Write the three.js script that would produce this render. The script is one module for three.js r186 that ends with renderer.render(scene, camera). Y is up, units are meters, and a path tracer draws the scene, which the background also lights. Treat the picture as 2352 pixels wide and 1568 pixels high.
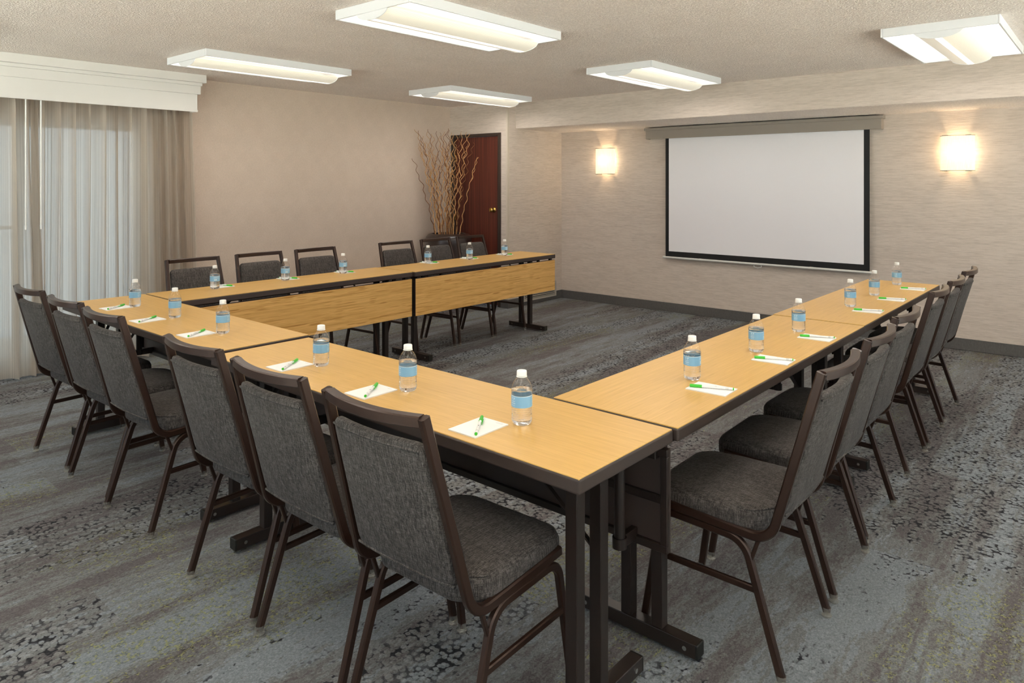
import * as THREE from 'three';
import { mergeGeometries, mergeVertices } from 'three/addons/utils/BufferGeometryUtils.js';
import { RoundedBoxGeometry } from 'three/addons/geometries/RoundedBoxGeometry.js';
import { RectAreaLightUniformsLib } from 'three/addons/lights/RectAreaLightUniformsLib.js';

// ------------------------------------------------------------------ camera, sky, light levels
RectAreaLightUniformsLib.init();
const scene = new THREE.Scene();
const renderer = new THREE.WebGLRenderer({ antialias: true });
renderer.toneMapping = THREE.LinearToneMapping;
renderer.toneMappingExposure = 1.62;
renderer.shadowMap.enabled = true;
const FOCAL = 1633.78, HORIZON = 419.07, HALF = 1568 - HORIZON;
const camera = new THREE.PerspectiveCamera(2 * Math.atan(HALF / FOCAL) * 180 / Math.PI, 2352 / (2 * HALF), 0.05, 60);
camera.position.set(0, 1.4402, 0);
camera.rotation.y = 0.7081;
camera.setViewOffset(2352, 2 * HALF, 0, HALF - HORIZON, 2352, 1568);
camera.updateProjectionMatrix();
scene.add(camera);
scene.background = new THREE.Color().setRGB(0.72, 0.86, 1.05).multiplyScalar(1.45);   // overcast daylight outside the window
const sun = new THREE.DirectionalLight(new THREE.Color().setRGB(1, 0.985, 0.97), 50);   // high sun on the paving outside; it only reaches the strip of floor under the right-hand windows
sun.name = 'sun'; sun.position.set(4, 12, -2.4); sun.target.position.set(-1.4, 0, -2.4); sun.castShadow = true; sun.shadow.mapSize.set(4096, 4096);
Object.assign(sun.shadow.camera, { left: -14, right: 14, top: 14, bottom: -14, near: 0.5, far: 40 }); scene.add(sun, sun.target);
const PANEL_LIGHT = 2.6, PANEL_GLOW = 0.8, BASKET_GLOW = 0.24;                        // ceiling fixtures
const PANEL_COLOR = new THREE.Color().setRGB(1.0, 0.965, 0.92);
const SCONCE_LIGHT = 0.17, SCONCE_GLOW = 0.42;

// ------------------------------------------------------------------ dimensions (metres, y up; screen wall lies along x)
const XL = -6.27, XS = -5.33, XR = 2.7, ZS = -7.18, ZD = -6.15, ZBEAM = -6.295, ZN = 1.5;
const YC = 2.363, YSOF = 2.063, TOP = 0.74;

// ------------------------------------------------------------------ helpers
let seed = 7;
const rnd = () => { seed = (seed * 1664525 + 1013904223) >>> 0; return seed / 4294967296; };
const rr = (a, b) => a + (b - a) * rnd();
const V = (x, y, z) => new THREE.Vector3(x, y, z);
const hash2 = (x, y) => { let h = Math.imul(x | 0, 374761393) + Math.imul(y | 0, 668265263); h = Math.imul(h ^ (h >>> 13), 1274126177); return ((h ^ (h >>> 16)) >>> 0) / 4294967296; };
function vnoise(x, y, s = 0) {
  const xi = Math.floor(x), yi = Math.floor(y); let fx = x - xi, fy = y - yi; fx = fx * fx * (3 - 2 * fx); fy = fy * fy * (3 - 2 * fy);
  const a = hash2(xi + s * 57, yi), b = hash2(xi + 1 + s * 57, yi), c = hash2(xi + s * 57, yi + 1), d = hash2(xi + 1 + s * 57, yi + 1);
  return a + (b - a) * fx + (c - a) * fy + (a - b - c + d) * fx * fy;
}
function pnoise(x, y, px, py, s = 0) {       // value noise that repeats after px, py cells
  const xi = Math.floor(x), yi = Math.floor(y); let fx = x - xi, fy = y - yi; fx = fx * fx * (3 - 2 * fx); fy = fy * fy * (3 - 2 * fy);
  const x0 = ((xi % px) + px) % px + s * 131, x1 = (((xi + 1) % px) + px) % px + s * 131, y0 = ((yi % py) + py) % py, y1 = (((yi + 1) % py) + py) % py;
  const a = hash2(x0, y0), b = hash2(x1, y0), c = hash2(x0, y1), d = hash2(x1, y1);
  return a + (b - a) * fx + (c - a) * fy + (a - b - c + d) * fx * fy;
}
const sstep = (a, b, x) => { const t = Math.min(1, Math.max(0, (x - a) / (b - a))); return t * t * (3 - 2 * t); };
function texture(w, h, fn, color = true) {
  const d = new Uint8Array(w * h * 4);
  for (let j = 0; j < h; j++) for (let i = 0; i < w; i++) {
    const c = fn(i / w, j / h, i, j), k = (j * w + i) * 4;
    if (typeof c === 'number') { d[k] = d[k + 1] = d[k + 2] = c; } else { d[k] = c[0]; d[k + 1] = c[1]; d[k + 2] = c[2]; }
    d[k + 3] = 255;
  }
  const t = new THREE.DataTexture(d, w, h, THREE.RGBAFormat); t.magFilter = THREE.LinearFilter; t.minFilter = THREE.LinearMipmapLinearFilter; t.generateMipmaps = true;
  t.wrapS = t.wrapT = THREE.RepeatWrapping; if (color) t.colorSpace = THREE.SRGBColorSpace; t.needsUpdate = true; return t;
}
const cl = v => v < 0 ? 0 : v > 255 ? 255 : v;
function boxUV(geo, size = 1) {              // uv in units of `size` metres, by dominant axis of each face
  const g = geo.index ? geo.toNonIndexed() : geo, p = g.attributes.position, uv = new Float32Array(p.count * 2);
  const a = V(0, 0, 0), b = V(0, 0, 0), c = V(0, 0, 0), n = V(0, 0, 0);
  for (let i = 0; i < p.count; i += 3) {
    a.fromBufferAttribute(p, i); b.fromBufferAttribute(p, i + 1); c.fromBufferAttribute(p, i + 2);
    n.copy(b).sub(a).cross(c.clone().sub(a)); const ax = Math.abs(n.x), ay = Math.abs(n.y), az = Math.abs(n.z);
    for (let k = 0; k < 3; k++) {
      const x = p.getX(i + k), y = p.getY(i + k), z = p.getZ(i + k);
      let u, v; if (ax >= ay && ax >= az) { u = z; v = y; } else if (ay >= az) { u = x; v = z; } else { u = x; v = y; }
      uv[(i + k) * 2] = u / size; uv[(i + k) * 2 + 1] = v / size;
    }
  }
  g.setAttribute('uv', new THREE.BufferAttribute(uv, 2)); return g;
}
const strip = g => { const n = g.index ? g.toNonIndexed() : g; for (const k of Object.keys(n.attributes)) if (!['position', 'normal', 'uv'].includes(k)) n.deleteAttribute(k); return n; };
const join = list => { const l = list.map(strip); l.forEach(g => { if (!g.attributes.uv) g.setAttribute('uv', new THREE.BufferAttribute(new Float32Array(g.attributes.position.count * 2), 2)); }); return l.length > 1 ? mergeGeometries(l) : l[0]; };
function box(x0, x1, y0, y1, z0, z1) { const g = new THREE.BoxGeometry(x1 - x0, y1 - y0, z1 - z0); g.translate((x0 + x1) / 2, (y0 + y1) / 2, (z0 + z1) / 2); return g; }
function rbox(x0, x1, y0, y1, z0, z1, r = 0.004, s = 2) { const g = new RoundedBoxGeometry(x1 - x0, y1 - y0, z1 - z0, s, r); g.translate((x0 + x1) / 2, (y0 + y1) / 2, (z0 + z1) / 2); return g; }
function cyl(r, h, x, y, z, axis = 'y', seg = 16, r2 = r) { const g = new THREE.CylinderGeometry(r2, r, h, seg); if (axis === 'x') g.rotateZ(Math.PI / 2); if (axis === 'z') g.rotateX(Math.PI / 2); g.translate(x, y, z); return g; }
const taken = {};
function numbered(n) { taken[n] = (taken[n] || 0) + 1; return taken[n] === 1 ? n : `${n}_${String(taken[n] - 1).padStart(3, '0')}`; }
function mesh(name, geos, mat, parent = scene) {
  const m = new THREE.Mesh(Array.isArray(geos) ? join(geos) : geos, mat); m.castShadow = m.receiveShadow = true;
  m.name = parent === scene ? numbered(name) : name; parent.add(m); return m;
}
function tag(o, label, category, group) { o.userData = { label, category }; if (group) o.userData.group = group; return o; }
function thing(name, label, category, x = 0, y = 0, z = 0, turn = 0, group) { const o = new THREE.Group(); o.name = numbered(name); o.position.set(x, y, z); o.rotation.y = turn; scene.add(o); return tag(o, label, category, group); }
function struct(name, geos, mat, label, parent = scene) { const m = mesh(name, geos, mat, parent); if (parent === scene) { m.userData.kind = 'structure'; m.userData.label = label; m.userData.category = label.split(' ').includes('wall') ? 'wall' : name.split('_')[0]; } return m; }
function copy(o, name) { const c = o.clone(); c.name = numbered(name); scene.add(c); return c; }
// polyline with rounded corners: pts = [[x,y,z,r], ...]
function rounded(pts, seg = 7) {
  const out = []; const P = pts.map(p => V(p[0], p[1], p[2]));
  P.forEach((p, i) => {
    const r = pts[i][3] || 0;
    if (i === 0 || i === P.length - 1 || !r) { out.push(p); return; }
    const a = P[i - 1].clone().sub(p).normalize(), b = P[i + 1].clone().sub(p).normalize(), ang = a.angleTo(b), d = r / Math.tan(ang / 2);
    const s = p.clone().addScaledVector(a, d), e = p.clone().addScaledVector(b, d), c = p.clone().addScaledVector(a.clone().add(b).normalize(), r / Math.sin(ang / 2));
    const vs = s.clone().sub(c), ve = e.clone().sub(c), th = vs.angleTo(ve);
    for (let k = 0; k <= seg; k++) { const t = k / seg; out.push(c.clone().addScaledVector(vs, Math.sin((1 - t) * th) / Math.sin(th)).addScaledVector(ve, Math.sin(t * th) / Math.sin(th))); }
  });
  return out;
}
function rectProfile(w, h, r = 0.003) {      // chamfered rectangle
  const a = w / 2, b = h / 2; return [[a, -b + r], [a, b - r], [a - r, b], [-a + r, b], [-a, b - r], [-a, -b + r], [-a + r, -b], [a - r, -b]];
}
function sweep(path, prof, side) {           // sweep a 2D profile; profile x runs along `side`
  const pos = [], idx = [], n = prof.length, N = path.length;
  for (let i = 0; i < N; i++) {
    const t = path[Math.min(N - 1, i + 1)].clone().sub(path[Math.max(0, i - 1)]).normalize();
    let s = side.clone().addScaledVector(t, -side.dot(t)).normalize(); const u = V(0, 0, 0).crossVectors(t, s);
    for (const [a, b] of prof) { const q = path[i].clone().addScaledVector(s, a).addScaledVector(u, b); pos.push(q.x, q.y, q.z); }
  }
  for (let i = 0; i < N - 1; i++) for (let k = 0; k < n; k++) { const a = i * n + k, b = i * n + (k + 1) % n, c = a + n, d = b + n; idx.push(a, b, c, b, d, c); }
  for (const [o, f] of [[0, 1], [(N - 1) * n, 0]]) for (let k = 1; k < n - 1; k++) f ? idx.push(o, o + k + 1, o + k) : idx.push(o, o + k, o + k + 1);
  const g = new THREE.BufferGeometry(); g.setAttribute('position', new THREE.Float32BufferAttribute(pos, 3)); g.setIndex(idx);
  const f = g.toNonIndexed(); f.computeVertexNormals();
  return creased(f, 0.6);
}
function creased(g, ang) {                   // smooth normals across faces that meet at less than `ang`
  const p = g.attributes.position, n = p.count, fn = [], map = new Map(), key = i => `${Math.round(p.getX(i) * 2e4)},${Math.round(p.getY(i) * 2e4)},${Math.round(p.getZ(i) * 2e4)}`;
  const a = V(0, 0, 0), b = V(0, 0, 0), c = V(0, 0, 0);
  for (let i = 0; i < n; i += 3) { a.fromBufferAttribute(p, i); b.fromBufferAttribute(p, i + 1); c.fromBufferAttribute(p, i + 2); const m = b.clone().sub(a).cross(c.clone().sub(a)); fn.push(m); for (let k = 0; k < 3; k++) { const q = key(i + k); if (!map.has(q)) map.set(q, []); map.get(q).push(i / 3); } }
  const out = new Float32Array(n * 3), ca = Math.cos(ang), un = fn.map(v => v.clone().normalize());
  for (let i = 0; i < n; i++) { const f = Math.floor(i / 3), s = V(0, 0, 0); for (const h of map.get(key(i))) if (un[h].dot(un[f]) > ca) s.add(fn[h]); s.normalize(); if (s.lengthSq() < 0.5) s.copy(un[f]); out.set([s.x, s.y, s.z], i * 3); }
  g.setAttribute('normal', new THREE.BufferAttribute(out, 3)); return g;
}
// closed pillow: rounded-rectangle outlines stacked along y; rings = [[inset, y], ...] from bottom centre to top centre
function pillow(w, d, R, rings, deform, per = 8, cs = 5) {
  const pos = [], idx = []; let n = 0;
  rings.forEach(([ins, y]) => {
    const a = Math.max(w / 2 - ins, 1e-4), b = Math.max(d / 2 - ins, 1e-4), r = Math.max(Math.min(R - ins * 0.6, a, b), Math.min(a, b) * 0.15), ring = [];
    const cs4 = [[a - r, b - r, 0], [-a + r, b - r, 1], [-a + r, -b + r, 2], [a - r, -b + r, 3]];
    cs4.forEach(([cx, cz, q], ci) => {
      for (let k = 0; k <= cs; k++) { const t = (q + k / cs) * Math.PI / 2; ring.push([cx + r * Math.cos(t), cz + r * Math.sin(t)]); }
      const [nx, nz, nq] = cs4[(ci + 1) % 4], t0 = (q + 1) * Math.PI / 2, t1 = nq * Math.PI / 2, e0 = [cx + r * Math.cos(t0), cz + r * Math.sin(t0)], e1 = [nx + r * Math.cos(t1), nz + r * Math.sin(t1)];
      for (let k = 1; k < per; k++) ring.push([e0[0] + (e1[0] - e0[0]) * k / per, e0[1] + (e1[1] - e0[1]) * k / per]);
    });
    n = ring.length; for (const [x, z] of ring) { const q = V(x, y, z); if (deform) deform(q); pos.push(q.x, q.y, q.z); }
  });
  for (let i = 0; i < rings.length - 1; i++) for (let k = 0; k < n; k++) { const a = i * n + k, b = i * n + (k + 1) % n; idx.push(a, a + n, b, b, a + n, b + n); }
  for (const [ri, up] of [[0, 0], [rings.length - 1, 1]]) { const q = V(0, rings[ri][1], 0); if (deform) deform(q); const c = pos.length / 3; pos.push(q.x, q.y, q.z); for (let k = 0; k < n; k++) { const a = ri * n + k, b = ri * n + (k + 1) % n; up ? idx.push(a, c, b) : idx.push(a, b, c); } }
  const g = new THREE.BufferGeometry(); g.setAttribute('position', new THREE.Float32BufferAttribute(pos, 3)); g.setIndex(idx); g.computeVertexNormals(); return g;
}
function roundTube(path, rad, seg = 7) {     // round tube with a radius per point
  const pos = [], idx = [], N = path.length; let s = V(1, 0, 0.3);
  for (let i = 0; i < N; i++) {
    const t = path[Math.min(N - 1, i + 1)].clone().sub(path[Math.max(0, i - 1)]).normalize(); s.addScaledVector(t, -s.dot(t)).normalize(); const u = V(0, 0, 0).crossVectors(t, s), r = typeof rad === 'function' ? rad(i / (N - 1)) : rad;
    for (let k = 0; k < seg; k++) { const a = k / seg * Math.PI * 2, q = path[i].clone().addScaledVector(s, Math.cos(a) * r).addScaledVector(u, Math.sin(a) * r); pos.push(q.x, q.y, q.z); }
  }
  for (let i = 0; i < N - 1; i++) for (let k = 0; k < seg; k++) { const a = i * seg + k, b = i * seg + (k + 1) % seg; idx.push(a, b, a + seg, b, b + seg, a + seg); }
  const e0 = pos.length / 3; pos.push(path[0].x, path[0].y, path[0].z, path[N - 1].x, path[N - 1].y, path[N - 1].z);
  for (let k = 0; k < seg; k++) { const b = (k + 1) % seg; idx.push(e0, b, k, e0 + 1, (N - 1) * seg + k, (N - 1) * seg + b); }
  const g = new THREE.BufferGeometry(); g.setAttribute('position', new THREE.Float32BufferAttribute(pos, 3)); g.setIndex(idx); g.computeVertexNormals(); return g;
}
const lathe = (pts, seg = 32) => new THREE.LatheGeometry(pts.map(p => new THREE.Vector2(p[0], p[1])), seg);

// ------------------------------------------------------------------ textures
const T = {};
T.paper = texture(1024, 1024, (u, v) => {    // grasscloth wallpaper, 1.2 m repeat: short horizontal threads
  const a = pnoise(u * 14, v * 180, 14, 180, 1), b = pnoise(u * 36, v * 380, 36, 380, 2), c = pnoise(u * 6, v * 60, 6, 60, 3), w = pnoise(u * 512, v * 512, 512, 512, 4);
  const t = (a - 0.5) * 0.36 + (b - 0.5) * 0.34 + (c - 0.5) * 0.12, k = t > 0.16 ? (t - 0.16) * 26 : t * 26;
  return [cl(209 + k * 1.0 + t * 16 + (w - 0.5) * 7), cl(194 + k + t * 17 + (w - 0.5) * 7), cl(181 + k + t * 18 + (w - 0.5) * 7)];
});
T.paperBump = texture(1024, 1024, (u, v) => cl(128 + (pnoise(u * 14, v * 180, 14, 180, 1) - 0.5) * 90 + (pnoise(u * 36, v * 380, 36, 380, 2) - 0.5) * 90), false);
T.plaster = texture(512, 512, (u, v) => { const a = pnoise(u * 90, v * 90, 90, 90, 5), b = pnoise(u * 170, v * 60, 170, 60, 6), c = pnoise(u * 6, v * 6, 6, 6, 7); const t = (a - 0.5) * 7 + (b - 0.5) * 5 + (c - 0.5) * 5; return [cl(210 + t), cl(190 + t), cl(173 + t)]; });
T.plasterBump = texture(512, 512, (u, v) => cl(128 + (pnoise(u * 90, v * 90, 90, 90, 5) - 0.5) * 120 + (pnoise(u * 170, v * 60, 170, 60, 6) - 0.5) * 60), false);
T.popcorn = texture(1024, 1024, (u, v) => { const a = pnoise(u * 210, v * 210, 210, 210, 8), b = pnoise(u * 420, v * 420, 420, 420, 9); const t = a * 0.6 + b * 0.4; return cl(60 + 190 * sstep(0.42, 0.72, t)); }, false);
T.ceil = texture(1024, 1024, (u, v) => { const a = pnoise(u * 210, v * 210, 210, 210, 8), b = pnoise(u * 420, v * 420, 420, 420, 9), c = pnoise(u * 7, v * 7, 7, 7, 10); const t = (a * 0.6 + b * 0.4 - 0.5) * 40 + (c - 0.5) * 5; return [cl(243 + t), cl(230 + t), cl(221 + t)]; });
T.wood = texture(2048, 1024, (u, v) => {     // oak laminate, 2 m x 0.5 m, grain along u
  const a = pnoise(u * 7, v * 90, 7, 90, 11), b = pnoise(u * 18, v * 230, 18, 230, 12), c = pnoise(u * 40, v * 500, 40, 500, 13), d = pnoise(u * 3, v * 9, 3, 9, 14), e = pnoise(u * 22, v * 260, 22, 260, 15);
  const dash = sstep(0.74, 0.9, e) * sstep(0.35, 0.7, d) * 18 + sstep(0.78, 0.92, b) * 8;
  const t = (a - 0.5) * 8 + (b - 0.5) * 10 + (c - 0.5) * 10 + (d - 0.5) * 5;
  return [cl(214 + t - dash), cl(168 + t * 1.05 - dash * 1.1), cl(90 + t * 1.1 - dash * 1.2)];
});
T.panelwood = texture(2048, 512, (u, v) => { // same laminate with coarser dashes on the modesty panels, 2 m x 0.5 m
  const a = pnoise(u * 9, v * 60, 9, 60, 16), b = pnoise(u * 22, v * 150, 22, 150, 17), d = pnoise(u * 4, v * 8, 4, 8, 18), e = pnoise(u * 20, v * 110, 20, 110, 19), f = pnoise(u * 60, v * 256, 60, 256, 20);
  const dash = sstep(0.66, 0.86, e) * (0.35 + 0.65 * sstep(0.3, 0.7, d)) * 34;
  const t = (a - 0.5) * 18 + (b - 0.5) * 14 + (f - 0.5) * 10 + (d - 0.5) * 8;
  return [cl(213 + t - dash), cl(165 + t * 1.05 - dash * 1.1), cl(94 + t * 1.1 - dash * 1.15)];
});
T.fabric = texture(1024, 1024, (u, v) => {   // charcoal woven upholstery, 0.4 m repeat
  const a = pnoise(u * 256, v * 36, 256, 36, 21), b = pnoise(u * 40, v * 256, 40, 256, 22), c = pnoise(u * 512, v * 300, 512, 300, 23), d = pnoise(u * 12, v * 5, 12, 5, 24);
  const t = (a - 0.5) * 46 + (b - 0.5) * 26 + (c - 0.5) * 44 + (d - 0.5) * 8;
  return [cl(74 + t), cl(68 + t), cl(64 + t * 0.98)];
});
T.fabricBump = texture(1024, 1024, (u, v) => cl(128 + (pnoise(u * 256, v * 60, 256, 60, 21) - 0.5) * 110 + (pnoise(u * 60, v * 256, 60, 256, 22) - 0.5) * 90), false);
T.curtain = texture(2048, 64, (u, v, i) => { // striped sheer, 1.2 m repeat across
  const a = pnoise(u * 600, 0.5, 600, 1, 25), b = pnoise(u * 160, 0.5, 160, 1, 26), c = pnoise(u * 30, 0.5, 30, 1, 27), w = hash2(i, v * 64) - 0.5, t = (a - 0.5) * 34 + (b - 0.5) * 16 + (c - 0.5) * 10 + w * 6;
  return [cl(208 + t), cl(194 + t), cl(178 + t)];
});
T.curtainAlpha = texture(2048, 8, (u) => { const a = pnoise(u * 600, 0.5, 600, 1, 25), b = pnoise(u * 160, 0.5, 160, 1, 26); return cl(239 - (a - 0.5) * 30 - (b - 0.5) * 16); }, false);
T.door = texture(1024, 256, (u, v) => { const a = pnoise(u * 160, v * 3, 160, 3, 28), b = pnoise(u * 60, v * 2, 60, 2, 29), c = pnoise(u * 400, v * 12, 400, 12, 30), t = (a - 0.5) * 26 + (b - 0.5) * 24 + (c - 0.5) * 14; return [cl(96 + t * 1.2), cl(42 + t * 0.75), cl(28 + t * 0.5)]; });
T.linen = texture(512, 512, (u, v) => { const a = pnoise(u * 200, v * 8, 200, 8, 31), b = pnoise(u * 8, v * 200, 8, 200, 32), t = (a - 0.5) * 26 + (b - 0.5) * 14; return [cl(240 + t), cl(228 + t), cl(200 + t)]; });
T.bark = texture(256, 256, (u, v) => { const a = pnoise(u * 8, v * 24, 8, 24, 33), b = pnoise(u * 20, v * 60, 20, 60, 34), t = (a - 0.5) * 50 + (b - 0.5) * 30; return [cl(198 + t), cl(150 + t * 0.9), cl(98 + t * 0.75)]; });
T.pot = texture(256, 256, (u, v) => { const a = pnoise(u * 40, v * 3, 40, 3, 35), t = (a - 0.5) * 14; return [cl(50 + t), cl(36 + t), cl(30 + t)]; });
T.rubber = texture(256, 256, (u, v) => { const t = (pnoise(u * 90, v * 30, 90, 30, 36) - 0.5) * 12; return [cl(92 + t), cl(89 + t), cl(86 + t)]; });
T.perf = texture(256, 256, (u, v) => { const x = (u * 64) % 1 - 0.5, y = (v * 64) % 1 - 0.5; return x * x + y * y < 0.09 ? [255, 252, 240] : [206, 196, 172]; });

// carpet: long streaks along z, pebble cells with dark joints, yellow flecks
const CX0 = -6.4, CZ0 = -7.3, CW = 3.25, CD = 3.45, CN = 2048;
function carpetTile(ix, iz) {
  return texture(CN, CN, (u, v) => {
    const x = CX0 + (ix + u) * CW, z = CZ0 + (iz + 1 - v) * CD;
    const col = Math.floor(x / 0.25), off = hash2(col, 91) * 1.0, row = Math.floor((z + off) / 1.0), pk = hash2(col * 3 + 11, row * 7 + 5), pk2 = hash2(col * 5 + 2, row * 3 + 19);
    const wx = x + (vnoise(x * 9, z * 3, 1) - 0.5) * 0.025;
    const s1 = vnoise(wx * 11, z * 1.1, 2), s2 = vnoise(wx * 46, z * 7, 3), s3 = vnoise(x * 150, z * 44, 4), s4 = vnoise(x * 300, z * 200, 5), s5 = vnoise(x * 560, z * 560, 6);
    const edge = (s3 - 0.5) * 0.24 + (s2 - 0.5) * 0.3 + (s4 - 0.5) * 0.05;
    let r, g, b; const tone = s1 * 0.5 + 0.2 + pk * 0.2 + edge * 0.85 - 0.05;
    if (tone < 0.36) { r = 90; g = 85; b = 85; } else if (tone < 0.47) { r = 100; g = 98; b = 97; } else if (tone < 0.6) { r = 110; g = 111; b = 111; } else { r = 119; g = 124; b = 128; }
    const bias = 0.13 * sstep(-1.9, -0.9, x) - 0.13 * Math.max((1 - sstep(-2.6, -1.6, x)) * sstep(-1.9, -1.3, z), 1 - sstep(-4.9, -4.5, x));
    const m = vnoise(wx * 3.2, z * 0.75, 7) * 0.68 + pk2 * 0.32 + edge * 0.5 + bias;       // pebble mask
    const y = vnoise(wx * 2.6 + 40, z * 0.8, 8) * 0.72 + pk * 0.28 + edge * 0.5;      // fleck mask
    const mb = sstep(0.5, 0.58, m), my = sstep(0.57, 0.65, y);
    if (mb > 0 || my > 0) {
      const X = x / 0.019, Z = z / 0.017, xi = Math.floor(X), zi = Math.floor(Z); let f1 = 9, f2 = 9, id = 0;
      for (let p = -1; p <= 1; p++) for (let q = -1; q <= 1; q++) { const h = hash2(xi + p, zi + q + 4000), h2 = hash2(xi + p + 9000, zi + q), dx = xi + p + h - X, dz = zi + q + h2 - Z, dd = dx * dx + dz * dz; if (dd < f1) { f2 = f1; f1 = dd; id = h; } else if (dd < f2) f2 = dd; }
      const cw = 0.66 - 0.17 * sstep(0.38, 0.72, vnoise(x * 24, z * 17, 11)), crack = sstep(cw - 0.07, cw + 0.07, Math.sqrt(f1) + (s4 - 0.5) * 0.2);
      const lift = (id - 0.5) * 22 + 5; r += lift * mb; g += lift * mb; b += lift * mb;
      const k = crack * mb * (0.5 + 0.5 * sstep(0.3, 0.55, vnoise(x * 26, z * 20, 9))); r += (22 - r) * k; g += (21 - g) * k; b += (25 - b) * k;
      const yk = crack * my * (1 - mb) * sstep(0.47, 0.6, s4 * 0.6 + s5 * 0.4) * 0.6; r += (132 - r) * yk; g += (131 - g) * yk; b += (62 - b) * yk;
      const dk = crack * my * (1 - mb) * (1 - sstep(0.4, 0.55, s4 * 0.6 + s5 * 0.4)) * 0.35; r -= 60 * dk; g -= 60 * dk; b -= 60 * dk;
    }
    const sp = sstep(0.8, 0.9, vnoise(x * 120, z * 70, 10)) * sstep(0.55, 0.8, s2) * 0.3; r += (40 - r) * sp; g += (38 - g) * sp; b += (40 - b) * sp;
    const t = (s5 - 0.5) * 30 + (s4 - 0.5) * 26; return [cl(r + t), cl(g + t), cl(b + t)];
  });
}
T.pile = texture(512, 512, (u, v) => cl(128 + (pnoise(u * 160, v * 160, 160, 160, 37) - 0.5) * 150 + (pnoise(u * 60, v * 60, 60, 60, 38) - 0.5) * 70), false);
const carpetTex = [[0, 0], [1, 0], [0, 1], [1, 1]].map(([a, b]) => carpetTile(a, b));

// lettering
function canvasTex(w, h, draw) { const c = document.createElement('canvas'); c.width = w; c.height = h; const g = c.getContext('2d'); draw(g, w, h); const t = new THREE.CanvasTexture(c); t.colorSpace = THREE.SRGBColorSpace; t.anisotropy = 4; return t; }
T.label = canvasTex(1024, 192, (g, w, h) => {
  g.fillStyle = '#82b3d4'; g.fillRect(0, 0, w, h); g.fillStyle = '#90c0e0'; g.fillRect(430, 0, 250, h); g.fillStyle = '#e9f1f4'; g.fillRect(0, 0, w, 8);
  const front = x => { g.fillStyle = '#eef7fc'; g.textAlign = 'center'; g.font = '52px serif'; g.fillText('Y P', x, 66); g.font = '20px serif'; g.fillText('Purified', x, 98); g.font = 'italic 30px serif'; g.fillText('Water', x, 134); g.font = '20px sans-serif'; g.fillText('(355 mL)', x, 166); };
  front(190); front(820);
  g.fillStyle = '#dcebf4'; for (let i = 0; i < 4; i++) g.fillRect(460, 28 + i * 14, 150 - (i % 3) * 22, 4);
  g.fillRect(470, 104, 84, 58); g.fillStyle = '#7fa9c4'; for (let i = 0; i < 5; i++) g.fillRect(476, 112 + i * 10, 70 - (i % 2) * 16, 3);
});
T.pad = canvasTex(384, 512, (g, w, h) => {
  g.fillStyle = '#f4f2ef'; g.fillRect(0, 0, w, h); g.strokeStyle = '#dedcda'; g.lineWidth = 2; for (let y = 110; y < 460; y += 30) { g.beginPath(); g.moveTo(24, y); g.lineTo(w - 24, y); g.stroke(); }
  g.fillStyle = '#a9a6a3'; for (const [x, y, l] of [[236, 34, 110], [260, 50, 80], [36, 34, 50]]) for (let k = 0; k < l; k += 7) g.fillRect(x + k, y, 4, 4);
  for (let k = 0; k < 4; k++) g.fillRect(60 + k * 80, 484, 6, 4);
});
T.pen = canvasTex(512, 64, (g, w, h) => { g.fillStyle = '#eceae6'; g.fillRect(0, 0, w, h); g.fillStyle = '#4a4a4a'; g.fillRect(215, 14, 40, 5); g.fillStyle = '#9a9a98'; g.fillRect(190, 26, 150, 3); for (let i = 0; i < 4; i++) g.fillRect(400 + i * 12, 0, 4, h); });

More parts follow.
